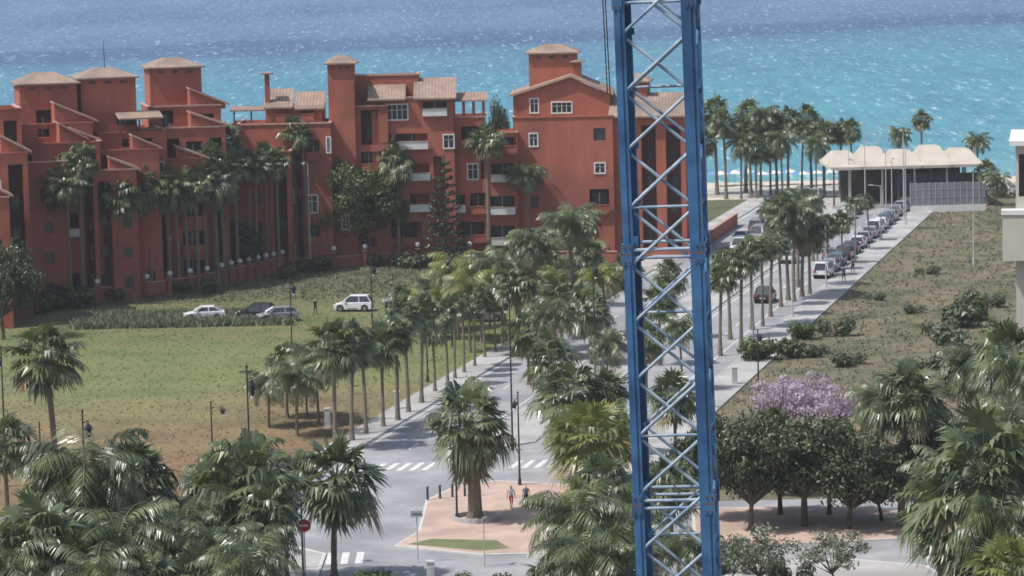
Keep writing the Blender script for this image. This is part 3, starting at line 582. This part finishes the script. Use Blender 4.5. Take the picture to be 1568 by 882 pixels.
for (ua,ub,za,zb) in ((-W/2-.5,W*.1,H-.15,H+2.2),(W*.1,W/2+.5,H+2.2,H-.15)):
    r.face([fr((ua,-.5,za)),fr((ub,-.5,zb)),fr((ub,10,zb)),fr((ua,10,za))],'roof_tile'); r.face([fr((ua,-.5,za)),fr((ua,-.5,za+.3)),fr((ub,-.5,zb+.3)),fr((ub,-.5,zb))],'coping'); r.face([fr((ua,-.5,za+.3)),fr((ub,-.5,zb+.3)),fr((ub,10,zb+.3)),fr((ua,10,za+.3))],'roof_tile')
tower(b,816,888,388,85,72,5.5,-3); tower(b,884,896,388,98,94,1.2,-3)
b.done()
b=Bld('apartment_building')
fr,W,H,s=block(b,940,1052,392,178,10,-8,seed=25); lean(b,fr,-W/2-.3,W/2+.3,-.9,4,H-.2,H+2.4)
fr,W,H,s=block(b,975,1076,388,250,8,-8,seed=26); lean(b,fr,-W/2-.3,W/2+.3,-.9,3,H-.2,H+1.6)
tower(b,960,995,388,128,116,4,-8)
b.done()
def wall(name,pts,h,t=.3,mt='red_stucco',cp='coping'):
    a=Acc()
    for p,q in zip(pts[:-1],pts[1:]):
        p=Vector((p[0],p[1],0));q=Vector((q[0],q[1],0)); d=q-p; L=d.length; fr=Fr(p,math.atan2(d.y,d.x)); a.box(mt,0,L,-t/2,t/2,0,h,fr); a.box(cp,-.05,L+.05,-t/2-.08,t/2+.08,h,h+.12,fr)
    return obj(name,a.mesh(name))
wpts=[G(90,470),G(200,458),G(300,445),G(390,425),G(440,415)]
wall('garden_wall',wpts,1.6); wall('garden_wall',[G(440,415),G(600,404),G(790,402),G(945,402)],1.3); wall('boundary_wall',[G(1055,395),G(1128,345)],1.6)
a=Acc(); a.box('red_stucco',-.22,.22,-.22,.22,0,1.9); a.box('coping',-.3,.3,-.3,.3,1.9,2.0); a.tube((0,0,2.0),(0,0,2.2),.05,.05,'iron',5); a.ball((0,0,2.45),.32,'globe'); gl=a.mesh('globe_lamp',False)
for (x,y) in [(150,463),(190,459),(226,455),(261,450),(292,446),(318,442),(340,437),(355,433),(368,430),(382,427),(396,424),(408,421),(420,419),(433,416),(512,410),(560,407),(640,404),(720,403)]: obj('globe_lamp',gl,G(x,y+1))
# beach restaurant
b=Bld('beach_restaurant'); O=G(1392,318); s=S(O); fr=Fr(O,math.radians(2)); 
x0,x1=-118/s,112/s
b.p('floor').box('pavement',x0,x1,0,12,0,.5,fr)
hz=(318-258)/s
for k in range(10):
    u=x0+.3+(x1-x0-.6)*k/9
    for v in (.3,11.5): b.p('columns').box('canvas' if k%2 else 'dark_wood',u-.12,u+.12,v-.12,v+.12,.5,hz,fr)
b.p('interior').box('dark_wood',x0+2,x1-2,6,6.2,.5,hz-.1,fr); b.p('beam').box('dark_wood',x0,x1,.1,.5,hz,hz+.4,fr)
b.p('glazing').box('glass',x0+9,x1-.5,.45,.5,1.2,hz-.8,fr)
nb=5; bw=(x1-x0)/nb; c=b.p('canopy')
for k in range(nb):
    ua=x0+k*bw; ub=ua+bw; um=(ua+ub)/2; h0=hz+.45; h1=hz+(2.7 if k in(1,3) else 2.2)
    Bq=[(ua-.15,-.5,h0),(ub+.15,-.5,h0),(ub+.15,12.3,h0),(ua-.15,12.3,h0)]; Tq=[(um-bw*.28,4.5,h1),(um+bw*.28,4.5,h1),(um+bw*.28,8,h1),(um-bw*.28,8,h1)]
    for i in range(4):
        j=(i+1)%4; c.face([fr(Bq[i]),fr(Bq[j]),fr(Tq[j]),fr(Tq[i])],'canvas')
        c.face([fr(Bq[i]),fr(Bq[j]),fr((Bq[j][0],Bq[j][1],h0-.4)),fr((Bq[i][0],Bq[i][1],h0-.4))],'canvas')
    c.face([fr(t) for t in Tq],'canvas')
b.done()
a=Acc(); O=G(1452,324); s=S(O); fr=Fr(O,math.radians(2)); w_=58/s; hh=45/s
a.box('white_frame',-w_,w_,-.2,.2,0,.9,fr)
for k in range(12):
    u=-w_+k*2*w_/12; a.box('hoarding',u+.05,u+2*w_/12-.05,-.05,.05,.92,hh,fr); a.box('galvanised',u-.04,u+.04,-.1,.1,.9,hh+.05,fr)
for z in (.35,.7): a.box('galvanised',-w_,w_,-.09,-.06,.9+(hh-.9)*z,.95+(hh-.9)*z,fr)
obj('hoarding_fence',a.mesh('hoarding_fence'))
for (mt,nm) in (('cloth_blue',0),('cloth_white',1)):
    a=Acc(); a.tube((0,0,0),(0,0,2.3),.03,.03,'galvanised',5)
    for k in range(8):
        t0=k*math.pi/4; t1=t0+math.pi/4; a.face([(0,0,2.45),(1.3*math.cos(t0),1.3*math.sin(t0),1.95),(1.3*math.cos(t1),1.3*math.sin(t1),1.95)],mt)
    pm=a.mesh('parasol')
    for k in range(9): obj('beach_parasol',pm,G(1095+k*21+nm*9,286-(k%3)*1.5),k)
# right-hand beige building
b=Bld('residential_building'); O=G(1557,668); s=S(O); fr=Fr(O,math.radians(-9.5)); Ht=(668-222)/s
def zz_(y): return (668-y)/s
hs=[(.25,1.4,zz_(300),zz_(235),'dark')]+[(1.8,3.2,zz_(y+60),zz_(y),'plain') for y in (235,400,500)]+[(4.5,6,zz_(y+60),zz_(y),'plain') for y in (235,320,400,500)]
panel(b,fr,0,14,0,Ht,hs,mt='beige_render'); sf=Fr(fr((0,6,0)),math.radians(-99.5)); panel(b,sf,-6,6,0,Ht,[(-3,-1,zz_(300),zz_(235),'dark'),(-3,-1,zz_(560),zz_(500),'plain')],mt='beige_render')
b.p('walls').face([fr((0,12,0)),fr((14,12,0)),fr((14,12,Ht)),fr((0,12,Ht))],'beige_render')
b.p('roof').box('white_frame',-.5,14.5,-.5,12.5,Ht,Ht+.4,fr); b.p('balconies').box('beige_render',-1.05,8,-1.3,-.02,zz_(395),zz_(325),fr); b.p('balconies').box('white_frame',-1.15,8.1,-1.4,.1,zz_(325),zz_(318),fr)
b.done()
# ------------------------------------------------------------------ crane mast
def crane():
    Y=67.0; d=ray(1023,441); Pc=C0+d*(Y/d.y); k=math.tan(math.radians(1.25)); a=Acc()
    A_=1.64; hw=A_/2; top=60.0; pitch_=1.18
    cs=[(-hw,-hw),(hw,-hw),(hw,hw),(-hw,hw)]
    cw=.21
    for (x,y) in cs:
        sx=1 if x>0 else -1; sy=1 if y>0 else -1
        w2=cw*1.3 if (sx>0 and sy<0) else cw
        a.box('blue_paint',min(x,x-sx*w2),max(x,x-sx*w2),min(y,y-sy*.035),max(y,y-sy*.035),0,top)
        a.box('blue_paint',min(x,x-sx*.035),max(x,x-sx*.035),min(y-sy*.036,y-sy*cw),max(y-sy*.036,y-sy*cw),0,top)
        a.box('blue_paint',min(x-sx*(w2-.03),x-sx*w2),max(x-sx*(w2-.03),x-sx*w2),min(y-sy*.036,y-sy*.09),max(y-sy*.036,y-sy*.09),0,top)
        a.box('blue_paint',x-sx*.1-.03,x-sx*.1+.03,y+sy*.012-.012,y+sy*.012+.012,0,top)
    n=int(top/pitch_)
    def bar(p,q,w=.075,mt='bar_paint'): a.tube(p,q,w*.5,w*.5,mt,8,False)
    for i in range(n):
        z=i*pitch_; z1=z+pitch_
        for f in range(4):
            p=cs[f]; q=cs[(f+1)%4]; pin=(p[0]*.84,p[1]*.93) if f in (0,2) else (p[0]*.93,p[1]*.86); qin=(q[0]*.84,q[1]*.93) if f in (0,2) else (q[0]*.93,q[1]*.86)
            up=(i%2==0)^(f>=2)
            mt='bar_paint' if f in(0,2) else 'blue_paint'
            if f==0:      # crossed lacing on the face towards the road, the two diagonals side by side
                o1=(pin[0],pin[1]-.02); o2=(qin[0],qin[1]-.02); n1=(pin[0],pin[1]+.055); n2=(qin[0],qin[1]+.055)
                bar((*o1,z),(*o2,z1),.07); bar((*n2,z),(*n1,z1),.07)
            elif up: bar((*pin,z),(*qin,z1),.065,mt=mt)
            else: bar((*qin,z),(*pin,z1),.065,mt=mt)
            if i%2==0 and f in (1,3): bar((*pin,z),(*qin,z),.06,'blue_paint')
            if (i%4==0 and f==0) or (i%4==2 and f==2): bar((*pin,z+.02),(*qin,z+.02),.06)
        for (x,y) in cs:
            a.box('blue_paint',min(x*.97,x*.68),max(x*.97,x*.68),y*.945-.008,y*.945+.008,z-.07,z+.07)
    z=Pc.z+(441-380)/74.6-5.2*8
    while z<top:
        if z>0:
            for f in range(4):
                p=cs[f]; q=cs[(f+1)%4]
                for dz in (-.08,.08): bar((p[0]*.93,p[1]*.93,z+dz),(q[0]*.93,q[1]*.93,z+dz),.07)
            for (x,y) in cs:
                sx=1 if x>0 else -1; sy=1 if y>0 else -1
                for (za,zb_,mt) in ((-.22,-.02,'blue_paint'),(.02,.22,'blue_paint'),(-.02,.02,'rust')):
                    a.box(mt,min(x+sx*.03,x-sx*.18),max(x+sx*.03,x-sx*.18),min(y+sy*.03,y-sy*.18),max(y+sy*.03,y-sy*.18),z+za,z+zb_)
                for bz in (-.15,.15):
                    for bx in (.03,.13): a.tube((x-sx*bx,y+sy*.055,z+bz),(x-sx*bx,y-sy*.1,z+bz),.022,.022,'rust',6)
        z+=5.2
    o=obj('tower_crane_mast',a.mesh('tower_crane_mast'),(Pc.x+k*Pc.z,Pc.y,0)); 
    o.rotation_mode='QUATERNION'; o.rotation_quaternion=(Matrix.Rotation(-math.radians(1.25),4,'Y')@Matrix.Rotation(math.radians(-7.5),4,'Z')).to_quaternion()
    a=Acc()
    def at(x,y,Yd): d=ray(x,y); return C0+d*(Yd/d.y)
    for x in (923,927): 
        p=at(x,0,67); p2=at(x+6,120,67); dr=(p2-p); a.tube(p-dr*3,p+dr*1.2,.012,.012,'iron',4)
    obj('hoist_cable',a.mesh('hoist_cable'))
crane()
# ------------------------------------------------------------------ street furniture
def lamp_mesh(h=9.0,kind='lantern'):
    a=Acc(); mt='iron' if kind!='mast' else 'galvanised'
    a.tube((0,0,0),(0,0,.8),.16,.12,mt,8); a.tube((0,0,.8),(0,0,h),.085,.05,mt,8)
    if kind=='lantern':
        a.tube((0,0,h-1.0),(.95,0,h-.55),.03,.03,mt,5); a.tube((0,0,h-.5),(.95,0,h-.5),.03,.03,mt,5); a.tube((.9,0,h-.5),(.9,0,h-.75),.03,.03,mt,5)
        a.tube((.9,0,h-1.3),(.9,0,h-.85),.12,.24,'iron',6); a.tube((.9,0,h-.85),(.9,0,h-.65),.29,.07,mt,6); a.tube((.9,0,h-1.42),(.9,0,h-1.3),.1,.12,'globe',6); a.ball((0,0,h+.05),.09,mt,6,4)
    elif kind=='mast':
        a.tube((0,0,h-.1),(1.1,0,h+.1),.04,.03,mt,5); a.box(mt,.9,1.6,-.13,.13,h+.03,h+.16)
    return a.mesh('lamp_mesh')
LM=lamp_mesh(); LW=lamp_mesh(9,'mast')
def lamp(x,yb,yt,me=LM,name='street_lamp',rot=None):
    p=G(x,yb); k=(yb-yt)/S(p)/9; obj(name,me,p,R.choice([1.3,1.9,4.4]) if rot is None else rot,(1,1,k))
for q in [(449,600,425),(572,560,398),(693,530,388),(388,880,560),(137,920,628),(10,745,530),(465,900,755),(1162,640,505),(785,690,440),(912,600,395),(700,800,640),(285,960,800),(796,745,600),(655,585,470),(300,1000,830)]: lamp(*q)
p=G(85,725); obj('street_lamp',LM,p+Vector((-1.2,.5,0)),3.3,(1,1,.45)); lamp(327,745,615,rot=0.2)
for q in [(476,415,250),(1357,345,232),(1366,340,245),(1387,345,225),(1491,405,262),(1325,330,190),(1258,400,300),(1342,300,205),(1384,330,200),(1300,320,230)]: lamp(*q,me=LW,name='lamp_post')
for k in range(7):
    p=A(12.2,290+k*25); obj('lamp_post',LW,p,math.radians(165),(1,1,.78))
a=Acc(); a.box('kerb',-.25,.25,-.2,.2,0,1.6); a.box('kerb',-.29,.29,-.24,.24,1.6,1.7); a.box('galvanised',-.18,.18,-.215,-.201,.4,1.3); ub=a.mesh('utility_cabinet')
for (x,y) in [(248,750),(502,655),(660,898),(608,628),(1125,590)]: obj('utility_cabinet',ub,G(x,y))
def sign(kind,x,yb,yt,rot=0):
    p=G(x,yb); h=(yb-yt)/S(p); a=Acc(); a.tube((0,0,0),(0,0,h),.04,.04,'galvanised',6)
    if kind=='noentry': a.tube((0,-.05,h-.4),(0,-.08,h-.4),.42,.42,'sign_red',18); a.box('sign_white',-.28,.28,-.095,-.082,h-.46,h-.34)
    elif kind=='blue': a.tube((0,-.05,h-.4),(0,-.08,h-.4),.38,.38,'sign_blue',18); a.box('sign_white',-.04,.04,-.095,-.082,h-.6,h-.2)
    else: a.box('galvanised',-.4,.4,-.09,-.05,h-.45,h-.02); a.box('iron',-.3,.3,-.1,-.091,h-.28,h-.22)
    obj('traffic_sign',a.mesh('traffic_sign'),p,rot)
sign('noentry',469,925,793); sign('plate',640,862,780); sign('plate',742,868,790,1.2)
a=Acc(); a.tube((0,0,0),(0,0,.85),.09,.08,'iron',8); a.ball((0,0,.92),.11,'iron'); bo=a.mesh('bollard')
for k in range(5): obj('bollard',bo,G(655+k*19,768-6*math.sin(k/8*3.14))+Z*.13)
a=Acc(); c=G(728,798)
for k in range(20):
    t0=2*math.pi*k/20; t1=2*math.pi*(k+1)/20
    P=[Vector((c.x+math.cos(t)*r,c.y+math.sin(t)*r,z)) for z in (.12,.45) for (t,r) in ((t0,1.7),(t1,1.7),(t1,1.45),(t0,1.45))]
    for f in ((0,1,5,4),(2,3,7,6),(4,5,6,7)): a.face([P[i] for i in f],'pavement')
obj('tree_planter',a.mesh('tree_planter'))
# ------------------------------------------------------------------ cars
def car_mesh(paint,kind='hatch'):
    a=Acc(); zr={'hatch':1.47,'sedan':1.43,'van':1.75,'suv':1.65}[kind]; W=.88
    if kind=='sedan': body=[(-2.2,.42),(-2.22,.72),(-2.1,.92),(-1.5,.98),(.85,.95),(1.75,.82),(2.1,.68),(2.16,.42)]; cab=(-1.75,-1.05,.25,1.05)
    elif kind=='van': body=[(-2.2,.42),(-2.22,.8),(-2.18,1.05),(-1.5,1.08),(1.2,1.02),(1.9,.85),(2.12,.7),(2.16,.42)]; cab=(-2.15,-2.0,.75,1.5)
    else: body=[(-2.0,.42),(-2.05,.75),(-2.0,.98),(-1.4,1.0),(.9,.97),(1.65,.86),(1.98,.7),(2.02,.42)]; cab=(-1.95,-1.55,.3,1.1)
    n=len(body); z0=.24
    def rowp(y,ins): return [(x*(1-ins*.03),y,z-(.0 if z<.5 else ins*.04)) for x,z in body]
    def mid(y): return [(x*.985,y,z-.09 if z>.6 else z) for x,z in body]
    order=[mid(-W),rowp(-W+.06,1),rowp(W-.06,1),mid(W)]
    for r_a,r_b in zip(order[:-1],order[1:]):
        for i in range(n-1): a.face([r_a[i],r_a[i+1],r_b[i+1],r_b[i]],paint)
    for r_ in (order[0],order[3]): a.face([(body[0][0]*.95,r_[0][1],z0)]+r_+[(body[-1][0]*.95,r_[0][1],z0)],paint)
    for sx in (0,-1): a.face([(body[sx][0]*.98,-W,.44),(body[sx][0]*.98,W,.44),(body[sx][0]*.95,W,z0),(body[sx][0]*.95,-W,z0)],'tyre')
    xb,xbt,xft,xf=cab; zb=.93; wb=.80; wt=.64
    Bq=[(xb,-wb,zb),(xf,-wb,zb),(xf,wb,zb),(xb,wb,zb)]; Tq=[(xbt,-wt,zr-.06),(xft,-wt,zr-.06),(xft,wt,zr-.06),(xbt,wt,zr-.06)]
    for i in range(4): j=(i+1)%4; a.face([Bq[i],Bq[j],Tq[j],Tq[i]],'glass')
    R2=[(x*.93+(xbt+xft)/2*.07,y*.9,zr) for x,y,z in Tq]
    for i in range(4): j=(i+1)%4; a.face([Tq[i],Tq[j],R2[j],R2[i]],paint)
    a.face(R2,paint)
    for i in range(4): a.tube(Bq[i],Tq[i],.06,.05,paint,5)
    for sy in (-1,1):
        xm=(xbt+xft)/2-.05; a.tube((xm-.03,sy*wb,zb),(xm,sy*(wt+.005),zr-.06),.05,.045,paint,4); a.tube(Tq[0] if sy<0 else Tq[3],Tq[1] if sy<0 else Tq[2],.045,.045,paint,4)
        a.box(paint,xf-.45,xf-.27,sy*(W+.02)-.09,sy*(W+.02)+.09,.95,1.1)
        for wx in (-1.28,1.28):
            a.tube((wx,sy*(W+.012),.33),(wx,sy*(W-.3),.33),.40,.40,'tyre',16); a.tube((wx,sy*(W+.03),.32),(wx,sy*(W-.2),.32),.33,.33,'tyre',14); a.tube((wx,sy*(W+.045),.32),(wx,sy*(W+.0),.32),.2,.2,'chrome',10)
        a.box('globe',body[-2][0]-.12,body[-2][0]+.0,sy*.62-.16,sy*.62+.16,.62,.74); a.box('tail',body[1][0]-.02,body[1][0]+.08,sy*.68-.14,sy*.68+.14,.72,.9)
        a.box('tyre',-.6,.6,sy*(W+.005)-.005,sy*(W+.005)+.005,.3,.36)
    a.box('sign_white',body[0][0]-.035,body[0][0]-.0,-.26,.26,.52,.63)
    return a.mesh('car_mesh')
CM={}
def carp(p,paint,kind,deg):
    k=(paint,kind)
    if k not in CM: CM[k]=car_mesh(*k)
    obj('parked_car',CM[k],p+Z*.03,math.radians(deg),(1.06,1.06,1.06))
def car(x,y,paint,kind,deg): carp(G(x,y),paint,kind,deg)
AV=90-13.4
for q in [(313,490,'car_white','sedan',185),(392,489,'car_black','suv',170),(425,492,'car_silver','hatch',195),(542,476,'car_white','suv',172),(615,470,'car_silver','hatch',180),(640,468,'car_silver','hatch',180),(880,455,'car_white','hatch',170),(850,452,'car_black','hatch',190),
 (1172,462,'car_black','suv',AV),(1256,386,'car_white','hatch',AV),(1275,398,'car_silver','sedan',AV),(1135,372,'car_white','hatch',AV+180),(1160,356,'car_silver','van',AV),(740,492,'car_silver','hatch',185)]: car(*q)
pk=[('car_white','hatch'),('car_black','suv'),('car_silver','sedan'),('car_blue','hatch'),('car_silver','van'),('car_white','suv'),('car_black','hatch'),('car_white','sedan'),('car_silver','hatch'),('car_white','van')]
rn=random.Random(5)
y=376
while y<472: 
    q=rn.choice(pk); carp(A(10.4,y)+Z*.02,*q,AV+rn.uniform(-1.5,1.5)); y+=rn.uniform(5.2,6.6)
y=392
while y<470:
    q=rn.choice(pk); carp(A(4.0,y)+Z*.02,*q,AV+rn.uniform(-1.5,1.5)); y+=rn.uniform(5.6,9)
y=405
while y<470:
    q=rn.choice(pk); carp(A(-4.2,y)+Z*.02,*q,AV+180+rn.uniform(-1.5,1.5)); y+=rn.uniform(7,16)
for k in range(5): carp(Vector((62+k*3.0,473.5,.04)),*rn.choice(pk),92+rn.uniform(-3,3))
# ------------------------------------------------------------------ people
def person_mat(name,top,bottom,skin,hair,shorts=True,sleeve=1.25):
    M=bpy.data.materials.new(name); M.use_nodes=True; n=M.node_tree.nodes; l=M.node_tree.links; b=n['Principled BSDF']; b.inputs['Roughness'].default_value=.8
    tc=n.new('ShaderNodeTexCoord'); sp=n.new('ShaderNodeSeparateXYZ'); l.new(tc.outputs['Object'],sp.inputs[0])
    r=n.new('ShaderNodeValToRGB'); r.color_ramp.interpolation='CONSTANT'; mr=n.new('ShaderNodeMath'); mr.operation='DIVIDE'; mr.inputs[1].default_value=1.8; l.new(sp.outputs[2],mr.inputs[0]); l.new(mr.outputs[0],r.inputs[0])
    st=[(0,(.05,.05,.05)),(.08/1.8,skin if shorts else bottom),(.55/1.8,bottom),(1.0/1.8,top),(1.49/1.8,skin),(1.68/1.8,hair)]
    e=r.color_ramp.elements
    while len(e)<len(st): e.new(.5)
    for k,(p,c) in enumerate(st): e[k].position=p; e[k].color=(*c,1)
    ab=n.new('ShaderNodeMath'); ab.operation='ABSOLUTE'; l.new(sp.outputs[0],ab.inputs[0]); g1=n.new('ShaderNodeMath'); g1.operation='GREATER_THAN'; g1.inputs[1].default_value=.2; l.new(ab.outputs[0],g1.inputs[0])
    g2=n.new('ShaderNodeMath'); g2.operation='LESS_THAN'; g2.inputs[1].default_value=sleeve; l.new(sp.outputs[2],g2.inputs[0]); mm=n.new('ShaderNodeMath'); mm.operation='MULTIPLY'; l.new(g1.outputs[0],mm.inputs[0]); l.new(g2.outputs[0],mm.inputs[1])
    x=n.new('ShaderNodeMixRGB'); l.new(mm.outputs[0],x.inputs[0]); l.new(r.outputs[0],x.inputs[1]); x.inputs[2].default_value=(*skin,1); l.new(x.outputs[0],b.inputs['Base Color']); return M
def person(x,yb,rot,M,stride=.22,z=.13):
    v=[];e=[];rd=[]
    def ad(p,r,par=None):
        v.append(p); rd.append(r); 
        if par is not None: e.append((par,len(v)-1))
        return len(v)-1
    pe=ad((0,0,.97),(.15,.11)); sp_=ad((0,0,1.16),(.135,.10),pe); ch=ad((0,.01,1.36),(.165,.11),sp_); nk=ad((0,.0,1.49),(.055,.055),ch); hd=ad((0,-.015,1.60),(.085,.10),nk); ht=ad((0,-.01,1.71),(.07,.085),hd); ad((0,-.115,1.60),(.018,.02),hd)
    for sg in (-1,1):
        st=stride*sg
        h=ad((sg*.095,0,.88),(.09,.10),pe); k=ad((sg*.10,-st*.55-.03,.50),(.06,.065),h); an=ad((sg*.10,-st+.03,.09),(.04,.04),k); ad((sg*.11,-st-.12,.04),(.042,.03),an)
        s1=ad((sg*.19,.0,1.42),(.055,.055),ch); el_=ad((sg*.25,st*.4+.03,1.14),(.042,.042),s1); wr=ad((sg*.265,st*.8-.03,.90),(.028,.028),el_); pm=ad((sg*.268,st*.9-.04,.83),(.018,.038),wr)
        for i,(dy,ln) in enumerate(((-.03,.065),(-.01,.08),(.01,.075),(.03,.06))):
            f1=ad((sg*.266,st*.9-.04+dy,.83-ln*.6-.02),(.009,.009),pm); ad((sg*.258,st*.9-.045+dy,.83-ln-.03),(.008,.008),f1)
        f1=ad((sg*.26,st*.9-.085,.83),(.010,.010),pm); ad((sg*.255,st*.9-.095,.79),(.009,.009),f1)
    me=bpy.data.meshes.new('pedestrian'); bm=bmesh.new(); ly=bm.verts.layers.skin.verify()
    vs=[bm.verts.new(p) for p in v]
    for q in e: bm.edges.new((vs[q[0]],vs[q[1]]))
    for i,q in enumerate(vs): q[ly].radius=rd[i]; q[ly].use_root=(i==0)
    bm.to_mesh(me); bm.free(); me.materials.append(M)
    o=obj('pedestrian',me,G(x,yb,z),rot); md=o.modifiers.new('skin','SKIN'); md.use_smooth_shade=True; md2=o.modifiers.new('sub','SUBSURF'); md2.levels=1; md2.render_levels=1
    return o
mA=person_mat('clothes_a',(.75,.73,.72),(.6,.12,.14),(.5,.3,.22),(.08,.05,.03)); mB=person_mat('clothes_b',(.10,.12,.18),(.05,.06,.09),(.42,.26,.19),(.04,.03,.02),False); mC=person_mat('clothes_c',(.05,.05,.06),(.04,.04,.05),(.42,.26,.19),(.04,.03,.02),False)
person(783,779,2.9,mA); person(806,778,3.3,mB,.15)
person(600,446,1.2,mC,z=0); person(483,482,.4,mC,z=0)
person(1292,432,.3,mB); person(1306,418,3.3,mC)
